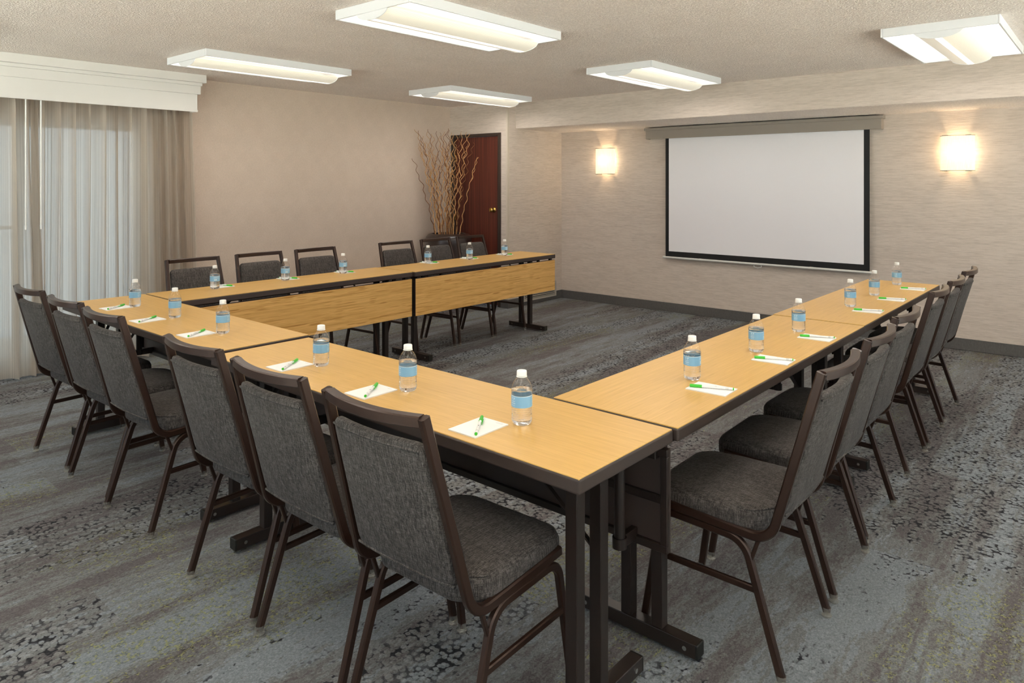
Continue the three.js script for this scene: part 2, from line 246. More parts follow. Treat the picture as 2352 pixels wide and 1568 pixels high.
// ------------------------------------------------------------------ materials
const std = o => new THREE.MeshStandardMaterial(o), phy = o => new THREE.MeshPhysicalMaterial(o);
const M = {
  paper: std({ map: T.paper, bumpMap: T.paperBump, bumpScale: 0.0012, roughness: 0.9 }),
  plaster: std({ map: T.plaster, bumpMap: T.plasterBump, bumpScale: 0.0012, roughness: 0.85 }),
  ceil: std({ map: T.ceil, bumpMap: T.popcorn, bumpScale: 0.004, roughness: 0.95 }),
  base: std({ map: T.rubber, roughness: 0.6 }),
  carpet: carpetTex.map(t => std({ map: t, bumpMap: T.pile, bumpScale: 0.003, roughness: 1 })),
  slab: std({ color: 0x6b6862, roughness: 0.95 }),
  wood: phy({ map: T.wood, roughness: 0.42, clearcoat: 0.25, clearcoatRoughness: 0.3 }),
  panelwood: phy({ map: T.panelwood, roughness: 0.45, clearcoat: 0.15, clearcoatRoughness: 0.35 }),
  edge: std({ color: 0x3d312b, roughness: 0.5 }),
  steel: phy({ color: 0x271c16, roughness: 0.42, metalness: 0.25, clearcoat: 0.3, clearcoatRoughness: 0.35 }),
  chairSteel: phy({ color: 0x38241a, roughness: 0.36, metalness: 0.45, clearcoat: 0.2, clearcoatRoughness: 0.25 }),
  plasticBlack: std({ color: 0x17150f, roughness: 0.55 }),
  fabric: phy({ map: T.fabric, bumpMap: T.fabricBump, bumpScale: 0.0008, roughness: 0.95, sheen: 0.25, sheenRoughness: 0.6, sheenColor: new THREE.Color(0x8c8c90) }),
  piping: phy({ map: T.fabric, roughness: 0.95 }),
  clear: phy({ color: 0xf4f1ea, roughness: 0.08, transmission: 0.9, ior: 1.45, thickness: 0 }),
  chrome: std({ color: 0xc9c6c0, roughness: 0.2, metalness: 1 }),
  white: std({ color: 0xe4e1dc, roughness: 0.55 }),
  enamel: std({ color: 0xe6e5e6, roughness: 0.45 }),
  valance: std({ color: 0xe6e1db, roughness: 0.6 }),
  curtain: phy({ map: T.curtain, alphaMap: T.curtainAlpha, transparent: true, roughness: 1, transmission: 0.45, thickness: 0, side: THREE.DoubleSide }),
  glass: phy({ color: 0xf2f8f6, roughness: 0.02, transmission: 1, thickness: 0, ior: 1.5 }),
  aluminium: std({ color: 0x6e6a66, roughness: 0.45, metalness: 0.6 }),
  doorleaf: phy({ map: T.door, roughness: 0.5, clearcoat: 0.08, clearcoatRoughness: 0.4 }),
  doorframe: std({ color: 0x3a2d25, roughness: 0.5 }),
  brass: std({ color: 0xc9a55a, roughness: 0.25, metalness: 1 }),
  screen: std({ color: 0xf5f1f3, roughness: 0.8 }),
  black: std({ color: 0x0b0b0c, roughness: 0.6 }),
  taupe: std({ color: 0x9d9287, roughness: 0.6 }),
  grille: std({ color: 0xb6aea2, roughness: 0.6 }),
  guard: std({ color: 0xcdc0ae, roughness: 0.35 }),
  dark: std({ color: 0x1c1a18, roughness: 0.8 }),
  pot: phy({ map: T.pot, roughness: 0.32, clearcoat: 0.5, clearcoatRoughness: 0.25 }),
  soil: std({ color: 0x241d18, roughness: 1 }),
  bark: std({ map: T.bark, roughness: 0.8 }),
  barkDark: std({ map: T.bark, color: 0x9c8470, roughness: 0.8 }),
  pet: phy({ color: 0xffffff, roughness: 0.03, transmission: 1, thickness: 0, ior: 1.45 }),
  water: phy({ color: 0xffffff, roughness: 0.0, transmission: 1, thickness: 0.05, ior: 1.333 }),
  capWhite: std({ color: 0xf3f2ee, roughness: 0.45 }),
  label: std({ map: T.label, roughness: 0.45, side: THREE.DoubleSide }),
  padTop: std({ map: T.pad, roughness: 0.8 }),
  padSide: std({ color: 0xe6e2dc, roughness: 0.85 }),
  penBody: std({ map: T.pen, roughness: 0.35 }),
  penGreen: std({ color: 0x45c233, roughness: 0.35 }),
  lampGlow: std({ color: 0xf5f1e8, roughness: 0.5, emissive: new THREE.Color().setRGB(1, 0.96, 0.88), emissiveIntensity: PANEL_GLOW }),
  basket: std({ map: T.perf, roughness: 0.5, emissive: new THREE.Color().setRGB(1, 0.94, 0.82), emissiveIntensity: BASKET_GLOW }),
  shade: phy({ map: T.linen, roughness: 1, transmission: 0.1, thickness: 0, side: THREE.DoubleSide, emissive: new THREE.Color().setRGB(1, 0.88, 0.66), emissiveIntensity: SCONCE_GLOW }),
  bulb: std({ color: 0xffffff, emissive: new THREE.Color().setRGB(1, 0.9, 0.7), emissiveIntensity: 2 }),
  concrete: std({ color: 0xbdbab4, roughness: 0.95 }),
  render: std({ color: 0xcfd2d2, roughness: 0.95 }),
};

// ------------------------------------------------------------------ room shell
const UVW = 1.2;
{ // floor: slab with carpet laid on it in four broadloom pieces
  const f = struct('floor', [box(XL - 0.2, XR + 0.2, -0.25, -0.01, ZS - 0.2, ZN + 0.2)], M.slab, 'grey streaked carpet floor of the meeting room');
  const xs = [XL, CX0 + CW, XR], zs = [ZS, CZ0 + CD, ZN]; let k = 0;
  for (let b = 0; b < 2; b++) for (let a = 0; a < 2; a++, k++) {
    const g = box(xs[a], xs[a + 1], -0.01, 0, zs[b], zs[b + 1]), p = g.attributes.position, uv = g.attributes.uv;
    for (let i = 0; i < p.count; i++) uv.setXY(i, (p.getX(i) - CX0 - a * CW) / CW, 1 - (p.getZ(i) - CZ0 - b * CD) / CD);
    mesh('carpet', g, M.carpet[k], f);
  }
}
struct('ceiling', boxUV(box(XL - 0.2, XR + 0.2, YC, YC + 0.2, ZS - 0.2, ZN + 0.2), 1.4), M.ceil, 'beige popcorn-textured ceiling');
// window opening in the left wall
const WZ0 = -2.55, WZ1 = 0.35, WY0 = 0.07, WY1 = 1.93;
struct('wall_left', boxUV(join([box(XL - 0.2, XL, 0, YC, ZD - 0.2, WZ0), box(XL - 0.2, XL, WY1, YC, WZ0, WZ1), box(XL - 0.2, XL, 0, WY0, WZ0, WZ1), box(XL - 0.2, XL, 0, YC, WZ1, ZN + 0.2)]), 0.5), M.plaster, 'plain beige left wall beside the curtain');
// door wall with a real opening
const DX0 = -6.243, DX1 = -5.431, DY = 2.017;
struct('wall_door', boxUV(join([box(XL, DX0 + 0.02, 0, YC, ZD - 0.2, ZD), box(DX1 - 0.02, XS, 0, YC, ZD - 0.2, ZD), box(DX0 + 0.02, DX1 - 0.02, DY - 0.02, YC, ZD - 0.2, ZD)]), UVW), M.paper, 'wallpapered wall around the dark door');
struct('wall_return', boxUV(box(XS - 0.2, XS, 0, YC, ZS, ZD - 0.2), UVW), M.paper, 'short wallpapered return wall between door and screen wall');
struct('wall_front', boxUV(box(XS - 0.2, XR + 0.2, 0, YC, ZS - 0.2, ZS), UVW), M.paper, 'grasscloth wallpapered wall behind the projection screen');
const RW = [[-6.2, -4.0], [-3.5, -1.3], [-0.8, 1.2]], RY0 = 0.35, RY1 = 2.1;      // daylight windows along the right wall, beside the camera
{
  const gs = [box(XR, XR + 0.2, 0, RY0, ZS, ZN), box(XR, XR + 0.2, RY1, YC, ZS, ZN)]; let z0 = ZS;
  for (const [a, b] of RW) { gs.push(box(XR, XR + 0.2, RY0, RY1, z0, a)); z0 = b; } gs.push(box(XR, XR + 0.2, RY0, RY1, z0, ZN));
  struct('wall_right', boxUV(join(gs), UVW), M.paper, 'wallpapered right wall of the room');
  RW.forEach(([a, b], i) => {
    const w = new THREE.Group(); w.name = `window_${i + 2}`; w.userData = { kind: 'structure', label: 'wide window in the right wall of the room', category: 'window' }; scene.add(w);
    mesh('window_frame', [rbox(XR + 0.06, XR + 0.12, RY0, RY0 + 0.05, a, b), rbox(XR + 0.06, XR + 0.12, RY1 - 0.05, RY1, a, b), rbox(XR + 0.06, XR + 0.12, RY0 + 0.05, RY1 - 0.05, a, a + 0.05), rbox(XR + 0.06, XR + 0.12, RY0 + 0.05, RY1 - 0.05, b - 0.05, b), rbox(XR + 0.06, XR + 0.12, RY0 + 0.05, RY1 - 0.05, (a + b) / 2 - 0.025, (a + b) / 2 + 0.025)], M.aluminium, w);
    for (const [p, q] of [[a + 0.05, (a + b) / 2 - 0.025], [(a + b) / 2 + 0.025, b - 0.05]]) mesh('pane', box(XR + 0.088, XR + 0.094, RY0 + 0.05, RY1 - 0.05, p, q), M.glass, w);
  });
  struct('terrace', join([box(XR + 0.2, 16, -0.25, -0.02, -14, 14), box(XL - 0.2, XR + 0.2, -0.25, -0.02, ZN + 0.2, 14)]), M.concrete, 'pale paving outside the right-hand and back windows');
}
{
  const BW = [[-5.9, -3.9], [-3.4, -1.4], [-0.9, 1.1]], gs = [box(XL - 0.2, XR + 0.2, 0, RY0, ZN, ZN + 0.2), box(XL - 0.2, XR + 0.2, RY1, YC, ZN, ZN + 0.2)]; let x0 = XL - 0.2;
  for (const [a, b] of BW) { gs.push(box(x0, a, RY0, RY1, ZN, ZN + 0.2)); x0 = b; } gs.push(box(x0, XR + 0.2, RY0, RY1, ZN, ZN + 0.2));
  struct('wall_back', boxUV(join(gs), 0.5), M.plaster, 'beige back wall of the room behind the camera');
  BW.forEach(([a, b], i) => {
    const w = new THREE.Group(); w.name = `window_${i + 5}`; w.userData = { kind: 'structure', label: 'wide window in the back wall of the room', category: 'window' }; scene.add(w); const m = (a + b) / 2, z0 = ZN + 0.06, z1 = ZN + 0.12;
    mesh('window_frame', [rbox(a, b, RY0, RY0 + 0.05, z0, z1), rbox(a, b, RY1 - 0.05, RY1, z0, z1), rbox(a, a + 0.05, RY0 + 0.05, RY1 - 0.05, z0, z1), rbox(b - 0.05, b, RY0 + 0.05, RY1 - 0.05, z0, z1), rbox(m - 0.025, m + 0.025, RY0 + 0.05, RY1 - 0.05, z0, z1)], M.aluminium, w);
    for (const [p, q] of [[a + 0.05, m - 0.025], [m + 0.025, b - 0.05]]) mesh('pane', box(p, q, RY0 + 0.05, RY1 - 0.05, z0 + 0.028, z0 + 0.034), M.glass, w);
  });
}
{ // dropped beam over the screen wall: papered face, textured underside
  const s = struct('trim_1', boxUV(box(XS, XR, YSOF + 0.002, YC, ZBEAM - 0.02, ZBEAM), UVW), M.paper, 'wallpapered dropped beam above the projection screen');
  mesh('soffit', boxUV(box(XS, XR, YSOF, YC, ZS, ZBEAM - 0.02), 1.4), M.ceil, s);
}
struct('trim_2', [rbox(XS - 0.026, XS + 0.002, 0.1, YC, ZD, ZD + 0.002, 0.0008, 1), rbox(XS, XS + 0.002, 0.1, YC, ZD - 0.026, ZD + 0.002, 0.0008, 1)], M.guard, 'pale corner guard strip right of the door');
{ // baseboards
  const bb = (n, x0, x1, z0, z1, l) => struct(n, boxUV(rbox(x0, x1, 0, 0.1, z0, z1, 0.004), 0.4), M.base, l);
  bb('baseboard_front', XS, XR, ZS, ZS + 0.014, 'dark grey baseboard under the screen wall');
  bb('baseboard_return', XS, XS + 0.014, ZS + 0.014, ZD + 0.014, 'dark grey baseboard under the short return wall');
  bb('baseboard_door', DX1 + 0.002, XS, ZD, ZD + 0.014, 'dark grey baseboard right of the door');
  bb('baseboard_left', XL, XL + 0.014, ZD + 0.02, WZ0 - 0.03, 'dark grey baseboard along the left wall');
  bb('baseboard_right', XR - 0.014, XR, ZS, ZN, 'dark grey baseboard along the right wall');
}
{ // door
  const d = new THREE.Group(); d.name = 'door_1'; d.userData = { kind: 'structure', label: 'dark mahogany door behind the branches', category: 'door' }; scene.add(d);
  mesh('door_frame', [rbox(DX0, DX0 + 0.05, 0, DY, ZD - 0.09, ZD + 0.012, 0.003), rbox(DX1 - 0.045, DX1, 0, DY, ZD - 0.09, ZD + 0.012, 0.003), rbox(DX0 + 0.05, DX1 - 0.045, DY - 0.035, DY, ZD - 0.09, ZD + 0.012, 0.003)], M.doorframe, d);
  const g = box(DX0 + 0.053, DX1 - 0.048, 0.012, DY - 0.038, ZD - 0.06, ZD - 0.018), p = g.attributes.position, uv = g.attributes.uv;
  for (let i = 0; i < p.count; i++) uv.setXY(i, (p.getX(i) - DX0) / 0.8, p.getY(i) / 2);
  mesh('leaf', g, M.doorleaf, d);
  const kn = lathe([[0.0, 0], [0.03, 0], [0.03, 0.005], [0.012, 0.012], [0.011, 0.03], [0.024, 0.04], [0.028, 0.052], [0.024, 0.064], [0.0, 0.068]], 24); kn.rotateX(Math.PI / 2); kn.translate(-5.556, 1.121, ZD - 0.018);
  mesh('knob', kn, M.brass, d);
  mesh('hinge', [rbox(DX0 + 0.046, DX0 + 0.06, 1.7, 1.79, ZD - 0.02, ZD - 0.006, 0.002), rbox(DX0 + 0.046, DX0 + 0.06, 0.98, 1.07, ZD - 0.02, ZD - 0.006, 0.002)], M.brass, d);
}
{ // sliding window behind the curtain
  const w = new THREE.Group(); w.name = 'window_1'; w.userData = { kind: 'structure', label: 'tall sliding window behind the sheer curtains', category: 'window' }; scene.add(w);
  const x0 = XL - 0.13, x1 = XL - 0.06, m = -1.66;
  mesh('window_frame', [rbox(x0, x1, WY0, WY0 + 0.06, WZ0, WZ1), rbox(x0, x1, WY1 - 0.06, WY1, WZ0, WZ1), rbox(x0, x1, WY0 + 0.06, WY1 - 0.06, WZ0, WZ0 + 0.05), rbox(x0, x1, WY0 + 0.06, WY1 - 0.06, WZ1 - 0.05, WZ1)], M.aluminium, w);
  mesh('sash_stile', [rbox(x0 + 0.005, x1 + 0.01, WY0 + 0.06, WY1 - 0.06, m - 0.03, m + 0.03)], M.aluminium, w);
  mesh('mid_rail', [rbox(x0 + 0.01, x1, 1.09, 1.115, m + 0.03, WZ1 - 0.05)], M.aluminium, w);
  mesh('pane', box(x0 + 0.03, x0 + 0.036, WY0 + 0.06, WY1 - 0.06, WZ0 + 0.05, m - 0.03), M.glass, w);
  mesh('pane', box(x0 + 0.03, x0 + 0.036, WY0 + 0.06, 1.09, m + 0.03, WZ1 - 0.05), M.glass, w);
  mesh('pane', box(x0 + 0.03, x0 + 0.036, 1.115, WY1 - 0.06, m + 0.03, WZ1 - 0.05), M.glass, w);
  mesh('sill', rbox(XL - 0.2, XL + 0.005, WY0 - 0.02, WY0, WZ0, WZ1), M.white, w);
  struct('balcony', rbox(XL - 1.7, XL - 0.2, -0.25, -0.02, -6, 4), M.concrete, 'pale concrete balcony slab outside the curtained window');
  struct('balcony_roof', rbox(XL - 1.7, XL - 0.2, 2.34, 2.5, -6, 4), M.render, 'balcony roof shading the curtained window');
}

// ------------------------------------------------------------------ ceiling fixtures
function fixture(x, z, label) {
  const W = 0.6, L = 1.22, yb = 2.31, t = thing('ceiling_light', label, 'light fixture', x, yb, z, 0, 'ceiling light fixtures'), h = YC - yb;
  const a = W / 2, b = L / 2;
  mesh('housing', [rbox(-a, -a + 0.012, 0, h, -b, b, 0.004), rbox(a - 0.012, a, 0, h, -b, b, 0.004), rbox(-a + 0.012, a - 0.012, 0, h, -b, -b + 0.012, 0.004), rbox(-a + 0.012, a - 0.012, 0, h, b - 0.012, b, 0.004), box(-a + 0.012, a - 0.012, h - 0.006, h, -b + 0.012, b - 0.012)], M.enamel, t);
  for (const s of [-1, 1]) { // sloping white reflector wings that carry the lamps' light
    const g = new THREE.BufferGeometry(), x0 = s * 0.1, x1 = s * (a - 0.013), y0 = 0.03, y1 = 0.006, zz = b - 0.013;
    const P = [[x0, y0, -zz], [x1, y1, -zz], [x1, y1, zz], [x0, y0, zz]], up = 0.004, pos = [], idx = [];
    for (const q of P) pos.push(...q); for (const q of P) pos.push(q[0], q[1] + up, q[2]);
    const quad = (i, j, k, l) => s > 0 ? idx.push(i, j, k, i, k, l) : idx.push(i, k, j, i, l, k);
    quad(0, 1, 2, 3); quad(7, 6, 5, 4); quad(0, 4, 5, 1); quad(1, 5, 6, 2); quad(2, 6, 7, 3); quad(3, 7, 4, 0);
    g.setAttribute('position', new THREE.Float32BufferAttribute(pos, 3)); g.setIndex(idx); const f = g.toNonIndexed(); f.computeVertexNormals();
    mesh('reflector', f, M.lampGlow, t);
  }
  // hanging perforated basket: shallow curved trough with end plates and a lens slot
  const N = 14, arc = []; for (let i = 0; i <= N; i++) { const u = -1 + 2 * i / N; arc.push([u * 0.125, 0.012 - 0.05 * Math.sqrt(Math.max(0, 1 - u * u * 0.98))]); }
  const half = (lo, hi) => { const pos = [], uv = [], idx = []; const A = arc.slice(lo, hi + 1), zz = b - 0.014; A.forEach(([px, py], i) => { for (const s of [-1, 1]) { pos.push(px, py, s * zz, px, py + 0.003, s * zz); uv.push(i * 0.08, s * zz / 0.25, i * 0.08, s * zz / 0.25); } }); const n = A.length; for (let i = 0; i < n - 1; i++) { const o = i * 4, p = o + 4; idx.push(o, p, o + 2, p, p + 2, o + 2, o + 1, o + 3, p + 1, p + 1, o + 3, p + 3); } const g = new THREE.BufferGeometry(); g.setAttribute('position', new THREE.Float32BufferAttribute(pos, 3)); g.setAttribute('uv', new THREE.Float32BufferAttribute(uv, 2)); g.setIndex(idx); g.computeVertexNormals(); return g; };
  const bk = mesh('basket', [half(0, 6), half(8, 14)], M.basket, t);
  mesh('lens_slot', [box(-0.018, 0.018, -0.0385, -0.0355, -b + 0.014, b - 0.014)], M.lampGlow, bk);
  for (const s of [-1, 1]) { const sh = new THREE.Shape(); sh.moveTo(-0.127, 0.014); arc.forEach(([px, py]) => sh.lineTo(px * 1.02, py - 0.002)); sh.lineTo(0.127, 0.014); const g = new THREE.ExtrudeGeometry(sh, { depth: 0.004, bevelEnabled: false }); g.translate(0, 0, s * (b - 0.008) - 0.002); mesh('end_plate', g, M.enamel, bk); }
  const li = new THREE.RectAreaLight(PANEL_COLOR, PANEL_LIGHT, W - 0.06, L - 0.06); li.name = 'fixture_light'; li.position.set(0, -0.048, 0); li.rotation.x = -Math.PI / 2; t.add(li);
  return t;
}
fixture(-2.90, -2.89, 'white ceiling light fixture nearest the camera, at the top centre');
fixture(-5.07, -2.95, 'white ceiling light fixture closest to the curtain valance');
fixture(-5.12, -5.35, 'white ceiling light fixture above the branches and dark door');
fixture(-2.98, -5.36, 'white ceiling light fixture above the projection screen, touching no frame edge');
fixture(-0.80, -5.30, 'white ceiling light fixture at the far right, showing its basket end');
for (const [x, z] of [[-0.8, -2.89], [1.35, -2.89], [1.35, -5.3], [-5.07, -0.45], [-2.9, -0.45], [-0.8, -0.45], [1.35, -0.45]]) fixture(x, z, 'white ceiling light fixture out of the picture, beside or behind the camera');

// ------------------------------------------------------------------ sconces
function sconce(x, label) {
  const w = 0.255, h = 0.3, dp = 0.1, y0 = 1.543, t = thing('wall_sconce', label, 'wall lamp', x, y0, ZS, 0, 'linen wall sconces');
  mesh('backplate', rbox(-0.06, 0.06, 0.06, 0.24, 0, 0.012, 0.003), M.enamel, t);
  const N = 24, pos = [], uv = [], idx = []; for (let i = 0; i <= N; i++) { const a = Math.PI * i / N, px = -Math.cos(a) * w / 2, pz = 0.02 + Math.pow(Math.sin(a), 0.6) * (dp - 0.02); for (const [yy, q] of [[0, 0], [h, 1]]) { pos.push(px, yy, pz); uv.push(i / N, q); } }
  for (let i = 0; i < N; i++) { const o = i * 2; idx.push(o, o + 2, o + 1, o + 1, o + 2, o + 3); }
  const g = new THREE.BufferGeometry(); g.setAttribute('position', new THREE.Float32BufferAttribute(pos, 3)); g.setAttribute('uv', new THREE.Float32BufferAttribute(uv, 2)); g.setIndex(idx); g.computeVertexNormals();
  const sh = mesh('shade', g, M.shade, t);
  const rim = yy => { const pts = []; for (let i = 0; i <= N; i++) { const a = Math.PI * i / N; pts.push(V(-Math.cos(a) * w / 2, yy, 0.02 + Math.pow(Math.sin(a), 0.6) * (dp - 0.02))); } return roundTube(pts, 0.0025, 6); };
  mesh('rim', rim(0), M.taupe, sh); mesh('rim', rim(h), M.taupe, sh);
  for (const [px, py] of [[-0.085, -0.004], [0.085, -0.004], [-0.085, h + 0.002], [0.085, h + 0.002]]) mesh('clip', rbox(px - 0.02, px + 0.02, py - 0.002, py + 0.004, 0.01, 0.093, 0.001), M.taupe, t);
  mesh('bulb', lathe([[0, 0.1], [0.012, 0.1], [0.014, 0.12], [0.026, 0.15], [0.026, 0.165], [0.018, 0.18], [0, 0.186]].map(([a, b]) => [a, b]), 20).translate(0, 0, 0.052), M.bulb, t);
  const p = new THREE.PointLight(new THREE.Color().setRGB(1, 0.78, 0.5), SCONCE_LIGHT, 0, 2); p.name = 'sconce_light'; p.position.set(0, 0.16, 0.052); p.castShadow = true; p.shadow.radius = 1.2; t.add(p);
}
sconce(-4.656, 'lit linen wall sconce left of the projection screen');
sconce(-1.07, 'lit linen wall sconce right of the projection screen');

// ------------------------------------------------------------------ projection screen
{
  const t = thing('projection_screen', 'pulled-down white projection screen with black border on the wall', 'screen', -2.81, 0, ZS);
  const z = 0.055;
  const cv = mesh('screen_fabric', box(-1.0, 1.0, 0.68, 1.93, z, z + 0.001), M.screen, t);
  mesh('black_border', [box(-1.04, -1.0, 0.62, 1.935, z - 0.0005, z + 0.0012), box(1.0, 1.05, 0.62, 1.935, z - 0.0005, z + 0.0012), box(-1.0, 1.0, 0.62, 0.68, z - 0.0005, z + 0.0012)], M.black, t);
  const bar = mesh('bottom_bar', [cyl(0.011, 2.12, 0.005, 0.611, z, 'x', 14), cyl(0.0135, 0.02, -1.06, 0.611, z, 'x', 14), cyl(0.0135, 0.02, 1.07, 0.611, z, 'x', 14), cyl(0.0125, 0.035, -0.62, 0.611, z, 'x', 14), cyl(0.0125, 0.035, 0.53, 0.611, z, 'x', 14)], M.white, t);
  mesh('pull_handle', roundTube(rounded([[-0.035, 0.605, z], [-0.04, 0.582, z, 0.008], [0, 0.57, z, 0.01], [0.04, 0.582, z, 0.008], [0.035, 0.605, z]]), 0.0035, 8), M.white, bar);
  const k = thing('screen_cover', 'taupe pelmet box above the projection screen', 'pelmet', -2.87, 0, ZS);
  mesh('fascia', [rbox(-1.215, 1.215, 1.928, 2.03, 0.07, 0.085, 0.003), rbox(-1.215, -1.2, 1.928, 2.03, 0, 0.07, 0.003), rbox(1.2, 1.215, 1.928, 2.03, 0, 0.07, 0.003)], M.taupe, k);
  mesh('top_moulding', [rbox(-1.23, 1.23, 2.022, 2.052, 0, 0.1, 0.004)], M.taupe, k);
}

// ------------------------------------------------------------------ vent on the return wall
{
  const t = thing('wall_vent', 'low beige louvred vent on the short wall behind the far table', 'vent', XS, 0.045, -6.71, 0);
  mesh('vent_frame', [rbox(0.014, 0.034, 0, 0.022, -0.32, 0.32, 0.002), rbox(0.014, 0.034, 0.16, 0.182, -0.32, 0.32, 0.002), rbox(0.014, 0.034, 0.022, 0.16, -0.32, -0.295, 0.002), rbox(0.014, 0.034, 0.022, 0.16, 0.295, 0.32, 0.002)], M.grille, t);
  mesh('vent_back', box(0.014, 0.016, 0.022, 0.16, -0.295, 0.295), M.dark, t);
  for (let i = 0; i < 7; i++) { const g = new THREE.BoxGeometry(0.014, 0.004, 0.59); g.rotateZ(-0.5); g.translate(0.025, 0.032 + i * 0.0195, 0); mesh('slat', g, M.grille, t); }
}

// ------------------------------------------------------------------ valance, curtains, wands
{
  const t = thing('window_valance', 'long cream stepped valance box above the curtains', 'valance', XL, 0, 0);
  const zr = 1.28, zl = -2.886, f = 0.24;
  mesh('fascia', [rbox(f - 0.02, f, 2.046, 2.2, zl, zr, 0.003), rbox(0, f - 0.02, 2.046, 2.2, zl, zl + 0.02, 0.003), box(f, f + 0.002, 2.046, 2.064, zl - 0.002, zr), box(0, f, 2.046, 2.064, zl - 0.002, zl)], M.valance, t);
  mesh('lower_moulding', [rbox(0, f + 0.02, 2.196, 2.268, zl - 0.02, zr, 0.003)], M.valance, t);
  mesh('cove_moulding', [rbox(0, f + 0.03, 2.268, 2.294, zl - 0.03, zr, 0.003)], M.valance, t);
  mesh('crown_moulding', [rbox(0, f + 0.055, 2.294, YC, zl - 0.055, zr, 0.004)], M.valance, t);
}
function curtain(z0, z1, label, opt) {
  const t = thing('sheer_curtain', label, 'curtain', -6.14, 0, 0, 0, 'sheer striped curtains');
  const NU = 360, NV = 26, pos = [], uv = [], idx = [], y0 = 0.008, y1 = 2.19;
  let phase = opt.phase || 0; const ph = []; let arcLen = 0; const arcs = [];
  for (let i = 0; i <= NU; i++) { const u = i / NU; phase += (z1 - z0) / NU * 2 * Math.PI / (opt.period(u) * (0.8 + 0.4 * vnoise(u * 14, 0, opt.s))); ph.push(phase); arcs.push(arcLen); arcLen += Math.hypot((z1 - z0) / NU, Math.abs(Math.cos(phase)) * 0.035 * (z1 - z0) / NU * 2 * Math.PI / 0.1); }
  for (let j = 0; j <= NV; j++) for (let i = 0; i <= NU; i++) {
    const u = i / NU, v = j / NV, drop = 1 - v, flare = opt.flare ? opt.flare(u, drop) : 0;
    const am = 0.036 + 0.014 * drop * vnoise(u * 9, drop * 1.5, opt.s + 3), x = (Math.pow(0.5 + 0.5 * Math.sin(ph[i] + 0.9 * drop * (vnoise(u * 6, drop * 2, opt.s + 5) - 0.5)), 2.2) * 2 - 0.8) * am + 0.014 * Math.sin(ph[i] * 0.37 + drop);
    const z = z0 + (z1 - z0) * u + flare + 0.012 * Math.cos(ph[i]) + 0.02 * drop * (vnoise(u * 8, drop * 1.3, opt.s + 7) - 0.5);
    pos.push(x, y0 + (y1 - y0) * v, z); uv.push(arcs[i] / 1.2, v * 2.2 / 0.05);
  }
  for (let j = 0; j < NV; j++) for (let i = 0; i < NU; i++) { const a = j * (NU + 1) + i, b = a + 1, c = a + NU + 1, d = c + 1; idx.push(a, c, b, b, c, d); }
  const g = new THREE.BufferGeometry(); g.setAttribute('position', new THREE.Float32BufferAttribute(pos, 3)); g.setAttribute('uv', new THREE.Float32BufferAttribute(uv, 2)); g.setIndex(idx); g.computeVertexNormals();
  mesh('drape', g, M.curtain, t);
  mesh('header_tape', box(-0.02, -0.012, 2.17, 2.2, Math.min(z0, z1) + 0.02, Math.max(z0, z1) - 0.02), M.white, t);
}
curtain(-1.70, -2.86, 'sheer striped beige curtain right of the two white wands', { s: 1, period: u => 0.105 - 0.045 * sstep(0.6, 1, u), flare: (u, d) => -0.07 * d * sstep(0.55, 1, u) + 0.0 });
curtain(1.0, -1.715, 'sheer striped beige curtain at the left picture edge', { s: 11, period: u => 0.11 - 0.05 * sstep(0.93, 1, u), flare: (u, d) => -0.06 * d * sstep(0.9, 1, u) });
for (const [z, l] of [[-1.632, 'left of two thin white curtain draw wands'], [-1.728, 'right of two thin white curtain draw wands']]) {
  const t = thing('curtain_wand', l, 'curtain wand', -6.06, 1.1, z, 0, 'white curtain wands');
  mesh('rod', cyl(0.006, 1.08, 0, 0.54, 0, 'y', 10), M.white, t); mesh('tip', cyl(0.008, 0.03, 0, 0.012, 0, 'y', 10), M.white, t);
}

